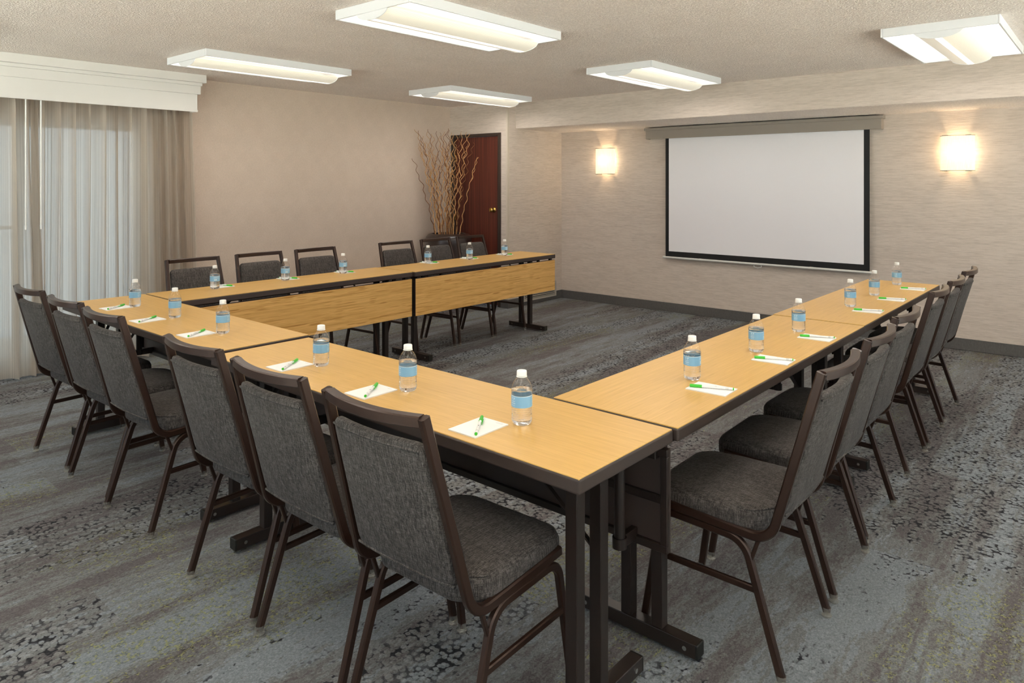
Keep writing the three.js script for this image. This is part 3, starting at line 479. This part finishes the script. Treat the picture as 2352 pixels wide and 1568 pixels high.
// ------------------------------------------------------------------ pot and branches
const PX = -5.955, PZ = -5.82, PY = 0.85;
{
  const t = thing('floor_pot', 'tall dark brown cylindrical pot in the corner by the door', 'pot', PX, 0, PZ);
  mesh('body', lathe([[0, 0], [0.2, 0], [0.215, 0.02], [0.255, 0.45], [0.268, 0.72], [0.27, 0.78], [0.262, 0.815], [0.235, 0.84], [0.2, 0.85], [0.19, 0.845], [0.185, 0.8], [0.18, 0.6], [0, 0.6]], 48), M.pot, t);
  mesh('filling', lathe([[0, 0.805], [0.1, 0.8], [0.186, 0.79], [0.182, 0.76], [0, 0.76]], 32), M.soil, t);
}
{
  const right = V(Math.cos(0.7081), 0, -Math.sin(0.7081)), toward = V(Math.sin(0.7081), 0, Math.cos(0.7081));
  // [offset of the tip across the view, tip height, lean towards the room]
  const tips = [[-0.42, 1.72, 0.02], [-0.375, 2.06, 0.0], [-0.345, 2.04, 0.06], [-0.31, 1.98, -0.03], [-0.25, 2.03, 0.05], [-0.235, 2.06, 0], [-0.19, 2.0, 0.08], [-0.15, 2.04, -0.02], [-0.1, 1.98, 0.06], [-0.07, 2.03, 0], [-0.03, 2.0, 0.09], [-0.01, 2.07, 0], [0.01, 2.05, 0.05], [0.03, 2.02, 0.02], [0.06, 2.0, 0.09], [0.09, 1.99, 0.04], [0.13, 2.0, 0.1], [0.17, 2.03, 0.1], [0.21, 2.02, 0.11], [0.25, 2.0, 0.12], [0.29, 1.9, 0.12], [0.34, 1.73, 0.12], [-0.28, 1.9, 0.04], [-0.05, 1.92, 0.1], [-0.2, 1.85, 0.1], [0.0, 1.88, 0.12], [-0.33, 1.85, 0.08], [0.05, 1.8, 0.14]];
  for (const [dx, ty, dz] of tips) {
    const o = thing('willow_branch', dx < -0.4 ? 'short willow branch leaning furthest left out of the dark pot' : dx > 0.33 ? 'short willow branch leaning furthest right across the dark door' : 'thin curly tan willow branch standing in the dark pot', 'branch', PX, PY - 0.04, PZ, 0, 'curly willow branches in the pot');
    const bx = dx * 0.32 + rr(-0.02, 0.02), bz = rr(-0.07, 0.09), N = 110, pts = [], f1 = rr(8, 12), f2 = rr(3, 5), p1 = rr(0, 6.3), p2 = rr(0, 6.3), a1 = rr(0.007, 0.012), H = ty - PY + 0.04;
    for (let i = 0; i <= N; i++) {
      const s = i / N, env = Math.min(1, s * 4) * (0.7 + 0.6 * s), bend = s * s * 0.35 + s * 0.65;
      const lat = bx + (dx - bx) * bend + env * (a1 * Math.sin(f1 * 6.28 * s * H / 1.2 + p1) + a1 * 0.9 * Math.sin(f2 * 6.28 * s * H / 1.2 + p2)), dep = bz + (dz - bz) * bend + env * a1 * Math.cos(f1 * 6.28 * s * H / 1.2 + p1 * 1.3);
      const q = right.clone().multiplyScalar(lat).addScaledVector(toward, dep); pts.push(V(q.x, s * H, q.z));
    }
    const g = roundTube(pts, s => 0.0056 * (1 - s * 0.6), 6); const bk = rnd() < 0.3 ? M.barkDark : M.bark; mesh('stem', boxUV(g, 0.12), bk, o);
    if (dx > -0.4) { const st = 50 + Math.floor(rnd() * 34), q0 = pts[st], sg = rnd() < 0.5 ? -1 : 1, L = rr(0.16, 0.3), tw = []; for (let i = 0; i <= 22; i++) { const s = i / 22; tw.push(q0.clone().addScaledVector(right, sg * (s * L * 0.28 + 0.008 * Math.sin(s * 20 + p1) * Math.min(1, s * 4))).add(V(0, s * L, 0)).addScaledVector(toward, 0.008 * Math.sin(s * 17 + p2) * Math.min(1, s * 4))); } if (tw[22].y + PY - 0.04 < 2.1) mesh('twig', boxUV(roundTube(tw, s => 0.0042 * (1 - s * 0.6), 5), 0.12), bk, o); }
  }
}

// ------------------------------------------------------------------ tables
// local frame: users sit at z=+D/2, panel at z=-D/2, x along the length, origin at the centre of the footprint
function table(L, D, x, z, turn, label, inset = [0.17, 0.17]) {
  const t = thing('folding_table', label, 'table', x, 0, z, turn, 'oak laminate conference tables'), a = L / 2, b = D / 2, th = 0.04;
  const eb = mesh('edge_band', rbox(-a, a, TOP - th, TOP - 0.0015, -b, b, 0.007, 3), M.edge, t);
  const g = rbox(-a + 0.003, a - 0.003, TOP - 0.01, TOP, -b + 0.003, b - 0.003, 0.0012, 1), p = g.attributes.position, uv = g.attributes.uv, o = rnd() * 2;
  for (let i = 0; i < p.count; i++) uv.setXY(i, p.getX(i) / 2 + o, p.getZ(i) / 0.5 + o * 0.7);
  mesh('tabletop', g, M.wood, t);
  // underside: folding rails
  mesh('under_rail', [rbox(-a + 0.1, a - 0.1, TOP - th - 0.03, TOP - th, -0.07, -0.04, 0.002), rbox(-a + 0.1, a - 0.1, TOP - th - 0.03, TOP - th, 0.1, 0.13, 0.002)], M.steel, t);
  for (const s of [-1, 1]) {
    const ins = inset[s < 0 ? 0 : 1], lx = s * (a - ins), lg = mesh('leg', [rbox(lx - 0.019, lx + 0.019, 0.055, TOP - th, 0.065, 0.103, 0.003), rbox(lx - 0.019, lx + 0.019, 0.055, TOP - th, -0.045, -0.007, 0.003)], M.steel, t);
    mesh('foot', rbox(lx - 0.022, lx + 0.022, 0.012, 0.056, -b + 0.008, b - 0.008, 0.003), M.steel, lg);
    mesh('end_cap', rbox(lx - 0.0225, lx + 0.0225, 0.0115, 0.0565, b - 0.012, b - 0.002, 0.004), M.plasticBlack, lg);
    mesh('end_cap', rbox(lx - 0.0225, lx + 0.0225, 0.0115, 0.0565, -b + 0.002, -b + 0.012, 0.004), M.plasticBlack, lg);
    for (const zz of [b - 0.045, -b + 0.045]) { mesh('bolt', [cyl(0.007, 0.048, lx, 0.034, zz, 'x', 12)], M.chrome, lg); mesh('glide', [cyl(0.012, 0.012, lx, 0.006, zz, 'y', 12)], M.chrome, lg); }
    mesh('brace', [sweep([V(lx - s * 0.02, 0.44, -0.026), V(lx - s * 0.34, TOP - th - 0.01, -0.026)], rectProfile(0.016, 0.006, 0.001), V(0, 0, 1)), sweep([V(lx - s * 0.0, 0.56, 0.06), V(lx - s * 0.05, TOP - th - 0.01, 0.02)], rectProfile(0.016, 0.006, 0.001), V(0, 0, 1))], M.steel, t);
  }
  // hinged modesty panel: laminate board with a dark framed back, hung on two brackets
  const y0 = 0.39, y1 = 0.685, z1 = -b + 0.003, pg = box(-a + 0.0075, a - 0.0075, y0 + 0.0015, y1 - 0.0015, z1, z1 + 0.001), pp = pg.attributes.position, pu = pg.attributes.uv;
  for (let i = 0; i < pp.count; i++) pu.setXY(i, pp.getX(i) / 2 + o * 1.3, pp.getY(i) / 0.5 + o);
  const mp = mesh('modesty_panel', pg, M.panelwood, t);
  const zb = z1 + 0.008;
  mesh('panel_board', rbox(-a + 0.006, a - 0.006, y0, y1, z1 + 0.001, zb + 0.003, 0.002, 1), M.edge, mp);
  mesh('panel_frame', [rbox(-a + 0.006, a - 0.006, y0, y0 + 0.022, zb, zb + 0.016, 0.002), rbox(-a + 0.006, a - 0.006, y1 - 0.022, y1, zb, zb + 0.016, 0.002), rbox(-a + 0.006, a - 0.006, (y0 + y1) / 2 - 0.012, (y0 + y1) / 2 + 0.012, zb, zb + 0.012, 0.002), rbox(-a + 0.006, -a + 0.028, y0 + 0.022, y1 - 0.022, zb, zb + 0.016, 0.002), rbox(a - 0.028, a - 0.006, y0 + 0.022, y1 - 0.022, zb, zb + 0.016, 0.002)], M.steel, mp);
  for (const s of [-1, 1]) { mesh('panel_hanger', rbox(s * (a - 0.05) - 0.015, s * (a - 0.05) + 0.015, y1 - 0.03, TOP - th, zb + 0.006, zb + 0.03, 0.002), M.steel, mp); mesh('panel_arm', [rbox(s * (a - inset[s < 0 ? 0 : 1]) - 0.01, s * (a - inset[s < 0 ? 0 : 1]) + 0.01, y0 + 0.01, y0 + 0.045, zb + 0.006, -0.13, 0.002), cyl(0.021, 0.03, s * (a - inset[s < 0 ? 0 : 1]), y0 + 0.028, -0.13, 'y', 16), cyl(0.016, TOP - th - y0 - 0.04, s * (a - inset[s < 0 ? 0 : 1]), (TOP - th + y0 + 0.04) / 2, -0.13, 'y', 16)], M.steel, mp); }
  return t;
}
// place by the corner (end 0, user side 0 / panel side), as measured
const PI = Math.PI, D0 = 0.457, L0 = 1.829;
{ // near row: users at +z, panel at -z
  table(L0, D0, -0.968 - L0 / 2, -1.385 - D0 / 2, -0.009, 'oak-topped table closest to the camera, under the three nearest bottles', [0.175, 0.117]);
  table(L0, D0, -2.843 - L0 / 2, -1.433 - D0 / 2, -0.007, 'oak-topped table end-on to the curtain, its chairs backing the camera', [0.17, 0.098]);
  // right row: users at +x, panel at -x
  table(1.915, 0.452, -1.18, -1.848 - 1.915 / 2, PI / 2 - 0.004, 'oak-topped table of the right row, nearest the camera', [0.146, 0.19]);
  table(L0, D0, -1.409 + D0 / 2 + 0.005, -3.775 - L0 / 2, PI / 2 - 0.006, 'oak-topped table of the right row, nearest the projection screen', [0.072, 0.12]);
  // back row: users at -x, panel at +x
  table(L0, D0, -4.222 - D0 / 2, -1.906 - L0 / 2, -PI / 2, 'oak-topped table along the left wall, nearer the curtain', [0.11, 0.12]);
  table(L0, D0, -4.206 - D0 / 2, -3.742 - L0 / 2, -PI / 2 + 0.003, 'oak-topped table along the left wall, nearer the dark door', [0.15, 0.168]);
}

// ------------------------------------------------------------------ chairs (local: front -z, origin at the centre of the feet)
function makeChair() {
  const t = thing('banquet_chair', '', 'chair'), X = V(1, 0, 0), yt = 0.908;
  const up = (y, s) => { const k = (y - 0.4) / (yt - 0.4); return [s * (0.207 - 0.026 * Math.max(0, k)), y, 0.188 + 0.135 * k]; };
  for (const s of [-1, 1]) {
    const path = rounded([[...up(yt - 0.002, s)], [...up(0.398, s), 0.07], [s * 0.205, 0.418, -0.17]], 9);
    mesh('side_frame', sweep(path, rectProfile(0.021, 0.027, 0.004), X), M.chairSteel, t);
    for (const f of [1, -1]) {                                 // half of the bent leg tube on this side
      const foot = [s * 0.214, 0.016, f > 0 ? 0.222 : -0.222], knee = f > 0 ? [s * 0.202, 0.378, 0.108, 0.075] : [s * 0.202, 0.39, -0.165, 0.05], mid = [s * 0.202, 0.384, -0.02];
      const lg = mesh('leg', sweep(rounded([foot, knee, mid], 9), rectProfile(0.02, 0.024, 0.004), X), M.chairSteel, t);
      const gl = lathe([[0, 0], [0.014, 0], [0.0165, 0.004], [0.0165, 0.007], [0.013, 0.011], [0.014, 0.03], [0.0125, 0.03], [0.0115, 0.012], [0, 0.01]], 16); gl.translate(foot[0], 0, foot[2] * 0.995);
      mesh('glide', gl, M.clear, lg);
    }
    mesh('stretcher', sweep([V(s * 0.208, 0.25, -0.19), V(s * 0.208, 0.245, 0.15)], rectProfile(0.014, 0.02, 0.003), X), M.chairSteel, t);
    mesh('brace', sweep([V(s * 0.204, 0.41, 0.158), V(s * 0.205, 0.315, 0.126)], rectProfile(0.012, 0.012, 0.002), X), M.chairSteel, t);
  }
  { // bowed top rail
    const pts = []; for (let i = 0; i <= 16; i++) { const u = -1 + 2 * i / 16; pts.push(V(u * 0.1715, yt - 0.0125 - 0.002 * (1 - u * u), 0.3195 + 0.028 * (1 - u * u))); }
    mesh('top_rail', sweep(pts, [[-0.0105, -0.0135], [0.0105, -0.0135], [0.0135, -0.0105], [0.0135, 0.0105], [0.0105, 0.0135], [-0.0105, 0.0135], [-0.0135, 0.0105], [-0.0135, -0.0105]], V(0, 1, 0)), M.chairSteel, t);
  }
  mesh('crossbar', [rbox(-0.2, 0.2, 0.375, 0.393, 0.06, 0.08, 0.003), rbox(-0.2, 0.2, 0.388, 0.404, -0.15, -0.13, 0.003)], M.chairSteel, t);
  // seat cushion
  const sr = [[0.19, 0.398], [0.06, 0.398], [0.012, 0.4], [0.003, 0.408], [0, 0.42], [0, 0.448], [0.004, 0.459], [0.013, 0.467], [0.028, 0.4715], [0.05, 0.474], [0.09, 0.4765], [0.14, 0.478], [0.19, 0.4785]];
  const seatDeform = q => { const f = sstep(0.0, -0.2, q.z); q.y -= 0.012 * f * f; q.x *= 1 - 0.03 * sstep(-0.05, -0.21, q.z) - (q.z > 0.1 ? 0.2 * sstep(0.12, 0.2, q.z) : 0); q.z -= 0.018; };
  const seat = mesh('seat_cushion', boxUV(pillow(0.418, 0.405, 0.07, sr, seatDeform, 8, 6), 0.4), M.fabric, t);
  const pipe = pillowEdge(0.418, 0.405, 0.07, 0.012, 0.466, seatDeform); mesh('piping', boxUV(roundTube(pipe, 0.0035, 6), 0.4), M.piping, seat);
  // back pad: built flat (x across, z -> height, y -> thickness), then stood up along the frame
  const PH = 0.372, yc = 0.652;
  const stand = q => { const y = yc + q.z, k = (y - 0.4) / (yt - 0.4), taper = (0.2 - 0.024 * k) / 0.2, x = q.x * taper, bow = 0.022 * (1 - (x / 0.18) * (x / 0.18)) * (0.35 + 0.65 * k), zz = 0.188 + 0.135 * k + bow - 0.004 + q.y; q.set(x, y, zz); };
  const pr = [[0.185, -0.026], [0.1, -0.026], [0.05, -0.025], [0.02, -0.021], [0.006, -0.014], [0, -0.006], [0, 0.006], [0.003, 0.012], [0.01, 0.016], [0.03, 0.0175], [0.08, 0.018], [0.185, 0.018]];
  const pad = mesh('back_pad', boxUV(pillow(0.372, PH, 0.022, pr, stand, 12, 4), 0.4), M.fabric, t);
  const e = []; for (let i = 0; i <= 20; i++) { const q = V(-0.176 + 0.352 * i / 20, 0.016, PH / 2 - 0.016); stand(q); e.push(q); }
  mesh('piping', boxUV(roundTube(e, 0.0035, 6), 0.4), M.piping, pad);
  const e2 = []; for (let i = 0; i <= 20; i++) { const q = V(-0.182 + 0.364 * i / 20, 0.015, -PH / 2 + 0.008); stand(q); e2.push(q); }
  mesh('piping', boxUV(roundTube(e2, 0.004, 6), 0.4), M.piping, pad);
  return t;
}
function pillowEdge(w, d, R, ins, y, deform) { const a = w / 2 - ins, b = d / 2 - ins, r = R - ins, out = []; [[a - r, b - r, 0], [-a + r, b - r, 1], [-a + r, -b + r, 2], [a - r, -b + r, 3]].forEach(([cx, cz, q]) => { for (let k = 0; k <= 8; k++) { const t = (q + k / 8) * Math.PI / 2, v = V(cx + r * Math.cos(t), y, cz + r * Math.sin(t)); deform(v); out.push(v); } }); out.push(out[0].clone()); return out; }
const ORD = ['first', 'second', 'third', 'fourth', 'fifth', 'sixth'];
const chair0 = makeChair(); let chairUsed = false;
function chair(x, z, turn, label, group) { const c = chairUsed ? copy(chair0, 'banquet_chair') : chair0; chairUsed = true; c.position.set(x, 0, z); c.rotation.set(0, turn, 0); tag(c, label, 'chair', group); }
[[-4.215, -1.466, 0.035], [-3.685, -1.463, 0.03], [-3.2, -1.452, 0.02], [-2.362, -1.43, 0.012], [-1.872, -1.42, 0.0], [-1.39, -1.415, 0.02]].forEach(([x, z, a], i) => chair(x, z, a, `charcoal fabric chair with its back to the camera, ${ORD[i]} from the curtain`, 'chairs along the near tables'));
[[-0.962, -2.26], [-0.975, -2.785], [-0.995, -3.3], [-1.018, -4.12], [-1.02, -4.62], [-1.032, -5.175]].forEach(([x, z], i) => chair(x, z, PI / 2 + rr(-0.02, 0.02), `charcoal fabric chair on the right side, ${ORD[i]} from the camera`, 'chairs along the right tables'));
[[-4.655, -2.345], [-4.66, -2.86], [-4.66, -3.36], [-4.65, -4.19], [-4.645, -4.675], [-4.645, -5.148]].forEach(([x, z], i) => chair(x, z, -PI / 2 + rr(-0.015, 0.015), `charcoal fabric chair facing the room at the left-wall tables, ${ORD[i]} from the curtain`, 'chairs along the left-wall tables'));

// ------------------------------------------------------------------ bottles, notepads, pens
const bottleProfile = (() => {
  const p = [[0, 0.004], [0.012, 0.003], [0.022, 0.0], [0.0265, 0.002], [0.0295, 0.008], [0.0305, 0.014]];
  for (let i = 0; i < 6; i++) { const y = 0.018 + i * 0.0058; p.push([0.0305, y], [0.0296, y + 0.0018], [0.0292, y + 0.0029], [0.0296, y + 0.004]); }
  p.push([0.0303, 0.053], [0.0302, 0.086], [0.0308, 0.0885], [0.031, 0.096], [0.0302, 0.104], [0.028, 0.1125], [0.0245, 0.12], [0.02, 0.127], [0.0158, 0.1325], [0.0135, 0.1365], [0.013, 0.141]); return p;
})();
function makeBottle() {
  const t = thing('water_bottle', '', 'bottle');
  mesh('bottle_body', lathe(bottleProfile, 36), M.pet, t);
  const wp = bottleProfile.filter(q => q[1] < 0.1).map(([r, y]) => [Math.max(0, r - 0.0006), y + 0.0006]); wp.push([0.0298, 0.1], [0, 0.1]);
  mesh('water', lathe(wp, 36), M.water, t);
  const lab = new THREE.CylinderGeometry(0.0307, 0.0307, 0.033, 40, 1, true); lab.translate(0, 0.0695, 0); mesh('label', lab, M.label, t);
  const cp = []; for (let i = 0; i <= 1; i++) cp.push(); mesh('cap', lathe([[0, 0.139], [0.0142, 0.139], [0.0148, 0.141], [0.0146, 0.151], [0.0138, 0.1542], [0.011, 0.155], [0, 0.155]], 36), M.capWhite, t);
  mesh('neck_ring', lathe([[0.013, 0.136], [0.0158, 0.1365], [0.0158, 0.138], [0.013, 0.1385]], 32), M.capWhite, t);
  return t;
}
const bottle0 = makeBottle(); let bottleUsed = false;
function bottle(x, z, turn, label, group) { const b = bottleUsed ? copy(bottle0, 'water_bottle') : bottle0; bottleUsed = true; b.position.set(x, TOP, z); b.rotation.set(0, turn, 0); tag(b, label, 'bottle', group); }
function makePad() { const t = thing('notepad', '', 'notepad'); const g = new THREE.BoxGeometry(0.105, 0.0006, 0.14); g.translate(0, 0.0033, 0); mesh('top_sheet', g, M.padTop, t); mesh('sheet_stack', box(-0.0525, 0.0525, 0, 0.003, -0.07, 0.07), M.padSide, t); return t; }
const pad0 = makePad(); let padUsed = false;
function notepad(x, z, turn, label, group) { const b = padUsed ? copy(pad0, 'notepad') : pad0; padUsed = true; b.position.set(x, TOP, z); b.rotation.set(0, turn, 0); tag(b, label, 'notepad', group); }
function makePen() { // along x, cap at +x
  const t = thing('pen', '', 'pen'); const body = new THREE.CylinderGeometry(0.0042, 0.0042, 0.1, 14); body.rotateZ(PI / 2); const p = body.attributes.position, uv = body.attributes.uv; for (let i = 0; i < p.count; i++) uv.setXY(i, 0.5 - p.getX(i) / 0.1, Math.atan2(p.getY(i), p.getZ(i)) / 6.283 + 0.5); body.translate(-0.018, 0, 0); mesh('barrel', body, M.penBody, t);
  mesh('end_plug', cyl(0.0042, 0.004, -0.07, 0, 0, 'x', 14), M.penGreen, t);
  const cap = mesh('cap', [cyl(0.0053, 0.034, 0.049, 0, 0, 'x', 16), cyl(0.005, 0.006, 0.069, 0, 0, 'x', 16, 0.0053)], M.penGreen, t); mesh('clip', [rbox(0.008, 0.05, -0.0015, 0.0015, 0.0058, 0.0078, 0.0006, 1), rbox(0.046, 0.05, -0.0015, 0.0015, 0.004, 0.0078, 0.0006, 1)], M.penGreen, cap); return t;
}
const pen0 = makePen(); let penUsed = false;
function pen(x0, z0, x1, z1, label, group) { // white end, green end
  const b = penUsed ? copy(pen0, 'pen') : pen0; penUsed = true; const L = Math.hypot(x1 - x0, z1 - z0), ux = (x1 - x0) / L, uz = (z1 - z0) / L; b.position.set((x0 + x1) / 2, TOP + 0.0036 + 0.0053, (z0 + z1) / 2); b.rotation.set(0, Math.atan2(-uz, ux), 0); tag(b, label, 'pen', group);
}
const N_B = [[-4.228, -1.666], [-3.729, -1.666], [-3.172, -1.638], [-2.327, -1.594], [-1.827, -1.594], [-1.324, -1.59]], N_P = [[-4.258, -1.578, 0.03], [-3.757, -1.541, 0.03], [-3.238, -1.545, 0.02], [-2.408, -1.51, 0.02], [-1.905, -1.5, 0.0], [-1.394, -1.481, 0.01]];
const R_B = [[-1.162, -2.345], [-1.149, -2.899], [-1.152, -3.418], [-1.161, -4.292], [-1.164, -4.819], [-1.166, -5.412]], R_P = [[-1.053, -2.268, 0.03], [-1.04, -2.798, 0.04], [-1.04, -3.325, 0], [-1.045, -4.2, 0.04], [-1.04, -4.705, 0.03], [-1.036, -5.255, 0.04]];
const B_B = [[-4.532, -2.285], [-4.548, -2.815], [-4.555, -3.318], [-4.57, -4.215], [-4.51, -4.672], [-4.5, -5.145]], B_P = [[-4.604, -2.375], [-4.604, -2.87], [-4.6, -3.365], [-4.585, -4.245], [-4.566, -4.725], [-4.54, -5.19]];
N_B.forEach(([x, z], i) => bottle(x, z, 0.75 + i * 0.05, `water bottle with blue label, ${ORD[i]} from the curtain on the near tables`, 'bottles on the near tables'));
R_B.forEach(([x, z], i) => bottle(x, z, -1.35 + i * 0.04, `water bottle with blue label, ${ORD[i]} from the camera on the right tables`, 'bottles on the right tables'));
B_B.forEach(([x, z], i) => bottle(x, z, -1.9 + i * 0.05, `water bottle with blue label, ${ORD[i]} from the curtain on the left-wall tables`, 'bottles on the left-wall tables'));
N_P.forEach(([x, z, a], i) => { notepad(x, z, a, `white notepad under a pen, ${ORD[i]} from the curtain on the near tables`, 'notepads on the near tables'); pen(x + 0.045, z + 0.058, x - 0.038, z - 0.055, `white pen with green cap, ${ORD[i]} from the curtain on the near tables`, 'pens on the near tables'); });
R_P.forEach(([x, z, a], i) => { notepad(x, z, PI / 2 + a, `white notepad under a pen, ${ORD[i]} from the camera on the right tables`, 'notepads on the right tables'); pen(x + 0.068, z - 0.025, x - 0.064, z + 0.03, `white pen with green cap, ${ORD[i]} from the camera on the right tables`, 'pens on the right tables'); });
B_P.forEach(([x, z], i) => { notepad(x, z, -PI / 2, `white notepad under a pen, ${ORD[i]} from the curtain on the left-wall tables`, 'notepads on the left-wall tables'); pen(x - 0.055, z + 0.03, x + 0.06, z - 0.03, `white pen with green cap, ${ORD[i]} from the curtain on the left-wall tables`, 'pens on the left-wall tables'); });

renderer.render(scene, camera);
